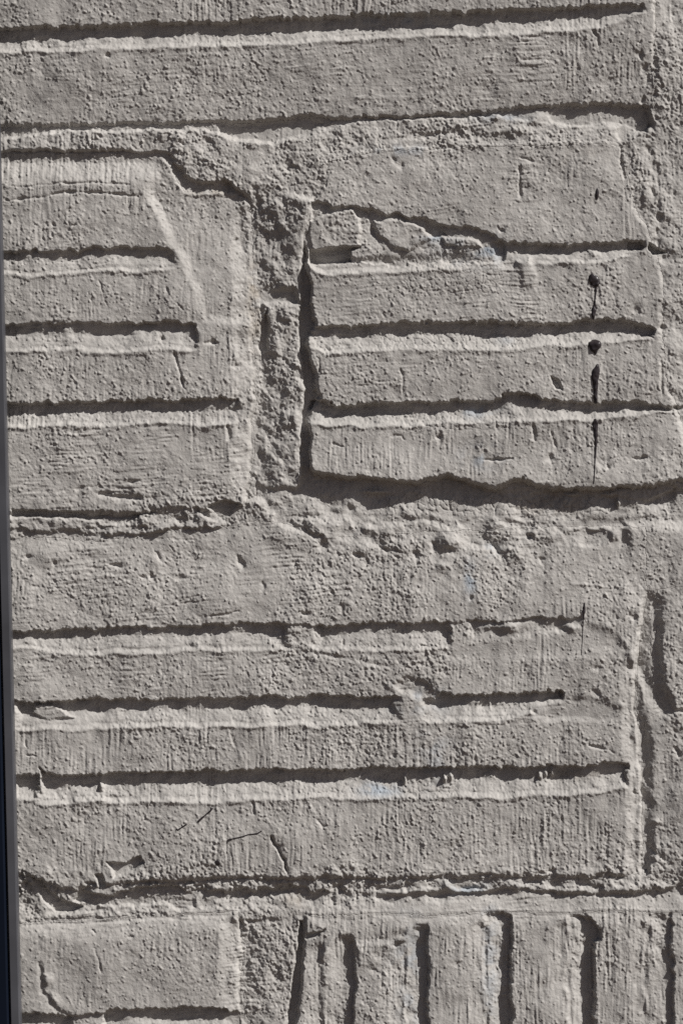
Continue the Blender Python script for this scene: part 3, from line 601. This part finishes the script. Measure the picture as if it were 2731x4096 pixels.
for q in ((1600, 2800, 90, 40, .4), (1740, 2800, 70, 40, .3), (1495, 3160, 60, 30, .5), (1560, 3165, 60, 22, .3), (1960, 2200, 26, 20, .9), (1735, 940, 50, 22, .6), (1965, 990, 40, 40, .5), (1880, 2320, 26, 60, .6), (1640, 3900, 60, 220, .30), (1960, 3850, 30, 260, .30),
          (1860, 3560, 80, 30, .5), (1930, 1830, 70, 40, .45), (1900, 1640, 80, 30, .45), (1600, 600, 120, 20, .35), (2010, 470, 90, 20, .4), (1600, 75, 220, 24, .3), (2030, 1330, 40, 40, .4), (1900, 1000, 150, 60, .25), (1740, 3030, 60, 120, .25)): stain(*q)
for q in ((1020, 1250, 30, 140, .5), (1010, 1120, 20, 60, .5), (2200, 2000, 200, 50, .4), (2280, 3100, 120, 24, .35), (2300, 600, 200, 30, .1), (430, 610, 280, 16, .4), (850, 760, 90, 24, .4), (1200, 3600, 60, 30, .4)): stain(*q, arr=TAN_TINT)  # tan patches, mostly along joints and recesses

# ------------------------------------------------------------------ meshes
def link(name, me, m, parent=None):
    o = bpy.data.objects.new(name, me)
    me.materials.append(m)
    COL.objects.link(o)
    if parent: o.parent = parent
    return o

def mesh_np(name, V, Q, smooth=True, attrs=None):
    me = bpy.data.meshes.new(name)
    me.vertices.add(len(V)); me.vertices.foreach_set('co', np.ascontiguousarray(V, np.float32).ravel())
    n = len(Q)
    me.loops.add(n * 4); me.loops.foreach_set('vertex_index', np.ascontiguousarray(Q, np.int32).ravel())
    me.polygons.add(n)
    me.polygons.foreach_set('loop_start', np.arange(0, n * 4, 4, dtype=np.int32))
    me.polygons.foreach_set('use_smooth', np.full(n, smooth, bool))
    for a, v in (attrs or {}).items():
        at = me.attributes.new(a, 'FLOAT', 'POINT'); at.data.foreach_set('value', np.ascontiguousarray(v, np.float32))
    me.update(calc_edges=True)
    return me

def to_world(x, y, h):
    return np.stack([(x - CX) * S, -h * S, Z0 + (CY - y) * S], -1)

VW = to_world(X, Y, H).reshape(-1, 3)
IX = np.arange(NY * NX, dtype=np.int64).reshape(NY, NX)
QA = np.stack([IX[:-1, :-1], IX[1:, :-1], IX[1:, 1:], IX[:-1, 1:]], -1)     # wound to face the viewer
QID = ID[:-1, :-1]
BACK = 0.09

def patch(name, sel, depth):
    """face patch plus sides running back into the wall and a closing back"""
    q = QA[sel].reshape(-1, 4)
    e = np.concatenate([q[:, [0, 1]], q[:, [1, 2]], q[:, [2, 3]], q[:, [3, 0]]])
    key = e[:, 0] * (NY * NX) + e[:, 1]; rev = e[:, 1] * (NY * NX) + e[:, 0]
    bd = e[~np.isin(key, rev)]
    used, inv = np.unique(q, return_inverse=True)
    mp = np.full(NY * NX, -1, np.int64); mp[used] = np.arange(len(used))
    V = VW[used]
    bv, bi = np.unique(bd, return_inverse=True); bi = bi.reshape(-1, 2)
    VB = VW[bv].copy(); VB[:, 1] = depth
    n = len(used)
    side = np.stack([mp[bd[:, 1]], mp[bd[:, 0]], n + bi[:, 0], n + bi[:, 1]], -1)
    Q = np.concatenate([inv.reshape(-1, 4), side])
    st = np.concatenate([STAIN.ravel()[used], np.zeros(len(bv))]); gr = np.concatenate([TAN_TINT.ravel()[used], np.zeros(len(bv))])
    return mesh_np(name, np.concatenate([V, VB]), Q, True, {'stain': np.clip(st, 0, 1), 'tan_tint': np.clip(gr, 0, 1)})

wall = bpy.data.objects.new('brick_wall', None)
wall.location = (0, 0, 0)
COL.objects.link(wall)
wall['label'] = 'weathered wall of scored bricks under thick warm grey masonry paint'
wall['category'] = 'wall'
wall['kind'] = 'thing'
link('mortar', patch('mortar', QID == 0, BACK), M_PAINT, wall)
bricks = {}
for i in np.unique(QID):
    if i == 0: continue
    if (QID == i).sum() < 60: continue
    o = link('brick', patch('brick', QID == i, 0.05), M_PAINT, wall)
    if int(i) in BR: o['label'] = BR[int(i)]
    bricks[int(i)] = o
# body of the wall behind the painted face
def cuboid(name, x0, x1, y0, y1, z0, z1, m, parent=None):
    V = np.array([(x, y, z) for x in (x0, x1) for y in (y0, y1) for z in (z0, z1)])
    Q = np.array([(0, 1, 3, 2), (4, 6, 7, 5), (0, 4, 5, 1), (2, 3, 7, 6), (0, 2, 6, 4), (1, 5, 7, 3)])
    return link(name, mesh_np(name, V, Q, False), m, parent)
xa, xb = (AX[0] - CX) * S, (AX[-1] - CX) * S
cuboid('wall_core', xa + .001, xb - .001, 0.06, 0.16, -0.01, Z0 + (CY - AY[0]) * S - .001, M_PAINT, wall)

# ------------------------------------------------------------------ drips of dark paint and dark strips for cracks, lying on the surface
def surf(x, y):
    """height of the wall face at drawing points"""
    j = np.clip(np.searchsorted(AX, x) - 1, 0, NX - 2); i = np.clip(np.searchsorted(AY, y) - 1, 0, NY - 2)
    fx = (x - AX[j]) / (AX[j + 1] - AX[j]); fy = (y - AY[i]) / (AY[i + 1] - AY[i])
    return (H[i, j] * (1 - fx) + H[i, j + 1] * fx) * (1 - fy) + (H[i + 1, j] * (1 - fx) + H[i + 1, j + 1] * fx) * fy

def drip_crack(spine, name='drip_crack_mark', parent=None, dome=5.0, seed=0):
    """a run of paint, or the dark strip of a crack: spine points (x, y, half width), domed across, clinging to the wall"""
    sp = np.array(spine, float)
    L = np.r_[0, np.cumsum(np.hypot(np.diff(sp[:, 0]), np.diff(sp[:, 1])))]
    n = max(8, int(L[-1] / 2.5)); s = np.linspace(0, L[-1], n)
    cx, cy, w = (np.interp(s, L, sp[:, c]) for c in range(3))
    w = np.maximum(w * 0.9 * (1 + 0.2 * vn(s / 14, s * 0, 110 + seed)), 0.4)
    tx, ty = np.gradient(cx), np.gradient(cy); l = np.hypot(tx, ty) + 1e-9; nx_, ny_ = -ty / l, tx / l
    m = 9; a = np.linspace(-1, 1, m)
    px = cx[:, None] + nx_[:, None] * w[:, None] * a; py = cy[:, None] + ny_[:, None] * w[:, None] * a
    hh = surf(px, py)
    sm = hh.copy()
    for _ in range(3): sm[1:-1] = (sm[:-2] + sm[1:-1] * 2 + sm[2:]) / 4
    d = np.minimum(dome, w[:, None] * 0.45) * (1 - a ** 2) ** 0.6
    top = np.maximum(hh, sm) + 1.2 + d
    V = to_world(px, py, top).reshape(-1, 3)
    I = np.arange(n * m).reshape(n, m)
    Q = np.stack([I[:-1, :-1], I[:-1, 1:], I[1:, 1:], I[1:, :-1]], -1).reshape(-1, 4)
    rim = np.r_[I[0, :], I[1:, -1], I[-1, -2::-1], I[-2:0:-1, 0]]
    VB = to_world(px, py, hh - 4).reshape(-1, 3)[rim]
    nb = len(rim); b = n * m + np.arange(nb)
    side = np.stack([rim, b, np.roll(b, -1), np.roll(rim, -1)], -1)
    return link(name, mesh_np(name, np.concatenate([V, VB]), np.concatenate([Q, side])), M_DRIP_CRACK, parent)

R_, M_ = bricks[3], bricks[4]
drip_crack([(2363, 1096, 6), (2368, 1108, 20), (2376, 1122, 26), (2381, 1136, 18), (2383, 1148, 6), (2380, 1180, 3.2), (2377, 1210, 3), (2376, 1225, 8), (2374, 1240, 11), (2372, 1256, 9), (2372, 1278, 3)], parent=R_, seed=1)
drip_crack([(2376, 1357, 10), (2377, 1366, 22), (2377, 1382, 28), (2377, 1398, 22), (2380, 1408, 10), (2380, 1416, 5)], parent=R_, dome=8, seed=2)
drip_crack([(2390, 1456, 5), (2386, 1474, 12), (2380, 1492, 18), (2378, 1512, 17), (2380, 1532, 11), (2381, 1560, 9), (2380, 1590, 8), (2382, 1608, 8), (2382, 1614, 4)], parent=R_, seed=3)
drip_crack([(2378, 1676, 5), (2379, 1690, 12), (2380, 1712, 12), (2382, 1735, 8), (2383, 1765, 6), (2380, 1800, 5), (2377, 1850, 3.5), (2375, 1890, 2), (2372, 1934, 1.6)], parent=R_, seed=4)
drip_crack([(2388, 752, 3), (2388, 768, 7), (2387, 785, 7), (2387, 797, 3)], parent=R_, seed=5)
drip_crack([(2336, 2410, 1.5), (2335, 2432, 5), (2334, 2446, 8), (2333, 2457, 4), (2332, 2478, 1.4), (2328, 2560, 1.0), (2324, 2620, .7)], parent=M_, seed=6)
drip_crack([(849, 3231, 5), (844, 3242, 4), (820, 3262, 3), (802, 3278, 5), (794, 3286, 5)], parent=M_, dome=2, seed=7)  # hairline crack, its shade laid on as a dark strip
drip_crack([(748, 3296, 3), (730, 3308, 3), (714, 3318, 4), (706, 3314, 2)], parent=M_, dome=2, seed=8)  # end of that crack, also a dark strip
drip_crack([(915, 3366, 2), (914, 3358, 3.5), (940, 3352, 3), (970, 3346, 3), (992, 3338, 2.5), (1030, 3334, 3), (1048, 3322, 2)], parent=M_, dome=2, seed=9)  # second crack, its shade put on as a thin dark strip
drip_crack([(868, 3440, 6), (871, 3450, 10), (872, 3460, 7)], parent=M_, dome=3, seed=10)

# ------------------------------------------------------------------ dark metal bar in front of the wall at the left
bar = bpy.data.objects.new('metal_bar', None)
COL.objects.link(bar)
bar['label'] = 'dark blue-black metal bar with a grey edge, upright at the left of the wall'
bar['category'] = 'bar'
BY = -0.018                                            # front of the bar, in front of the wall face
def true_x(px): return (px - CX) * S * (DIST + BY + .009) / DIST
tx0, tx1 = true_x(-9.0), true_x(90.0)                   # right edge at the top and foot of the view
lean = (tx1 - tx0) / (4096 * S)
def edge(z): return tx0 + (Z0 + 2048 * S - z) * lean
def prism(name, prof, z0, z1, m, nz=24):
    """extrude a plan outline (offset from the right edge, y) up the leaning bar"""
    zs = np.linspace(z0, z1, nz); P = np.array(prof); n = len(P)
    V = np.array([(edge(z) + p[0], p[1], z) for z in zs for p in P])
    I = np.arange(nz * n).reshape(nz, n); J = np.roll(I, -1, 1)
    Q = np.stack([I[:-1], J[:-1], J[1:], I[1:]], -1).reshape(-1, 4)
    me = bpy.data.meshes.new(name)
    f = [tuple(q) for q in Q] + [tuple(I[0][::-1]), tuple(I[-1])]
    me.from_pydata([tuple(v) for v in V], [], f); me.update()
    return link(name, me, m, bar)
g = 0.0047                                             # width of the grey edge
prism('bar_body', [(-0.045, BY + .002), (-0.043, BY), (-g - .0016, BY - .0002), (-g - .0004, BY + .0012), (-g - .0004, BY + .009), (-0.045, BY + .009)], 0.0, 1.25, M_BAR)
prism('edge_trim', [(-g, BY + .0010), (-g + .0006, BY + .0002), (-.0006, BY + .0006), (0, BY + .0014), (0, BY + .009), (-g, BY + .009)], 0.0, 1.25, M_TRIM)
bar.location = (0, 0, 0)

# ------------------------------------------------------------------ ground, added out of view to bounce warm light onto the wall
V = np.array([(-60, -60, 0), (60, -60, 0), (60, 60, 0), (-60, 60, 0)], float)
gr = link('bounce_ground', mesh_np('bounce_ground', V, np.array([(0, 1, 2, 3)]), False), M_GROUND)
gr['kind'] = 'structure'
print('verts', NY * NX, 'parts', len(bricks))
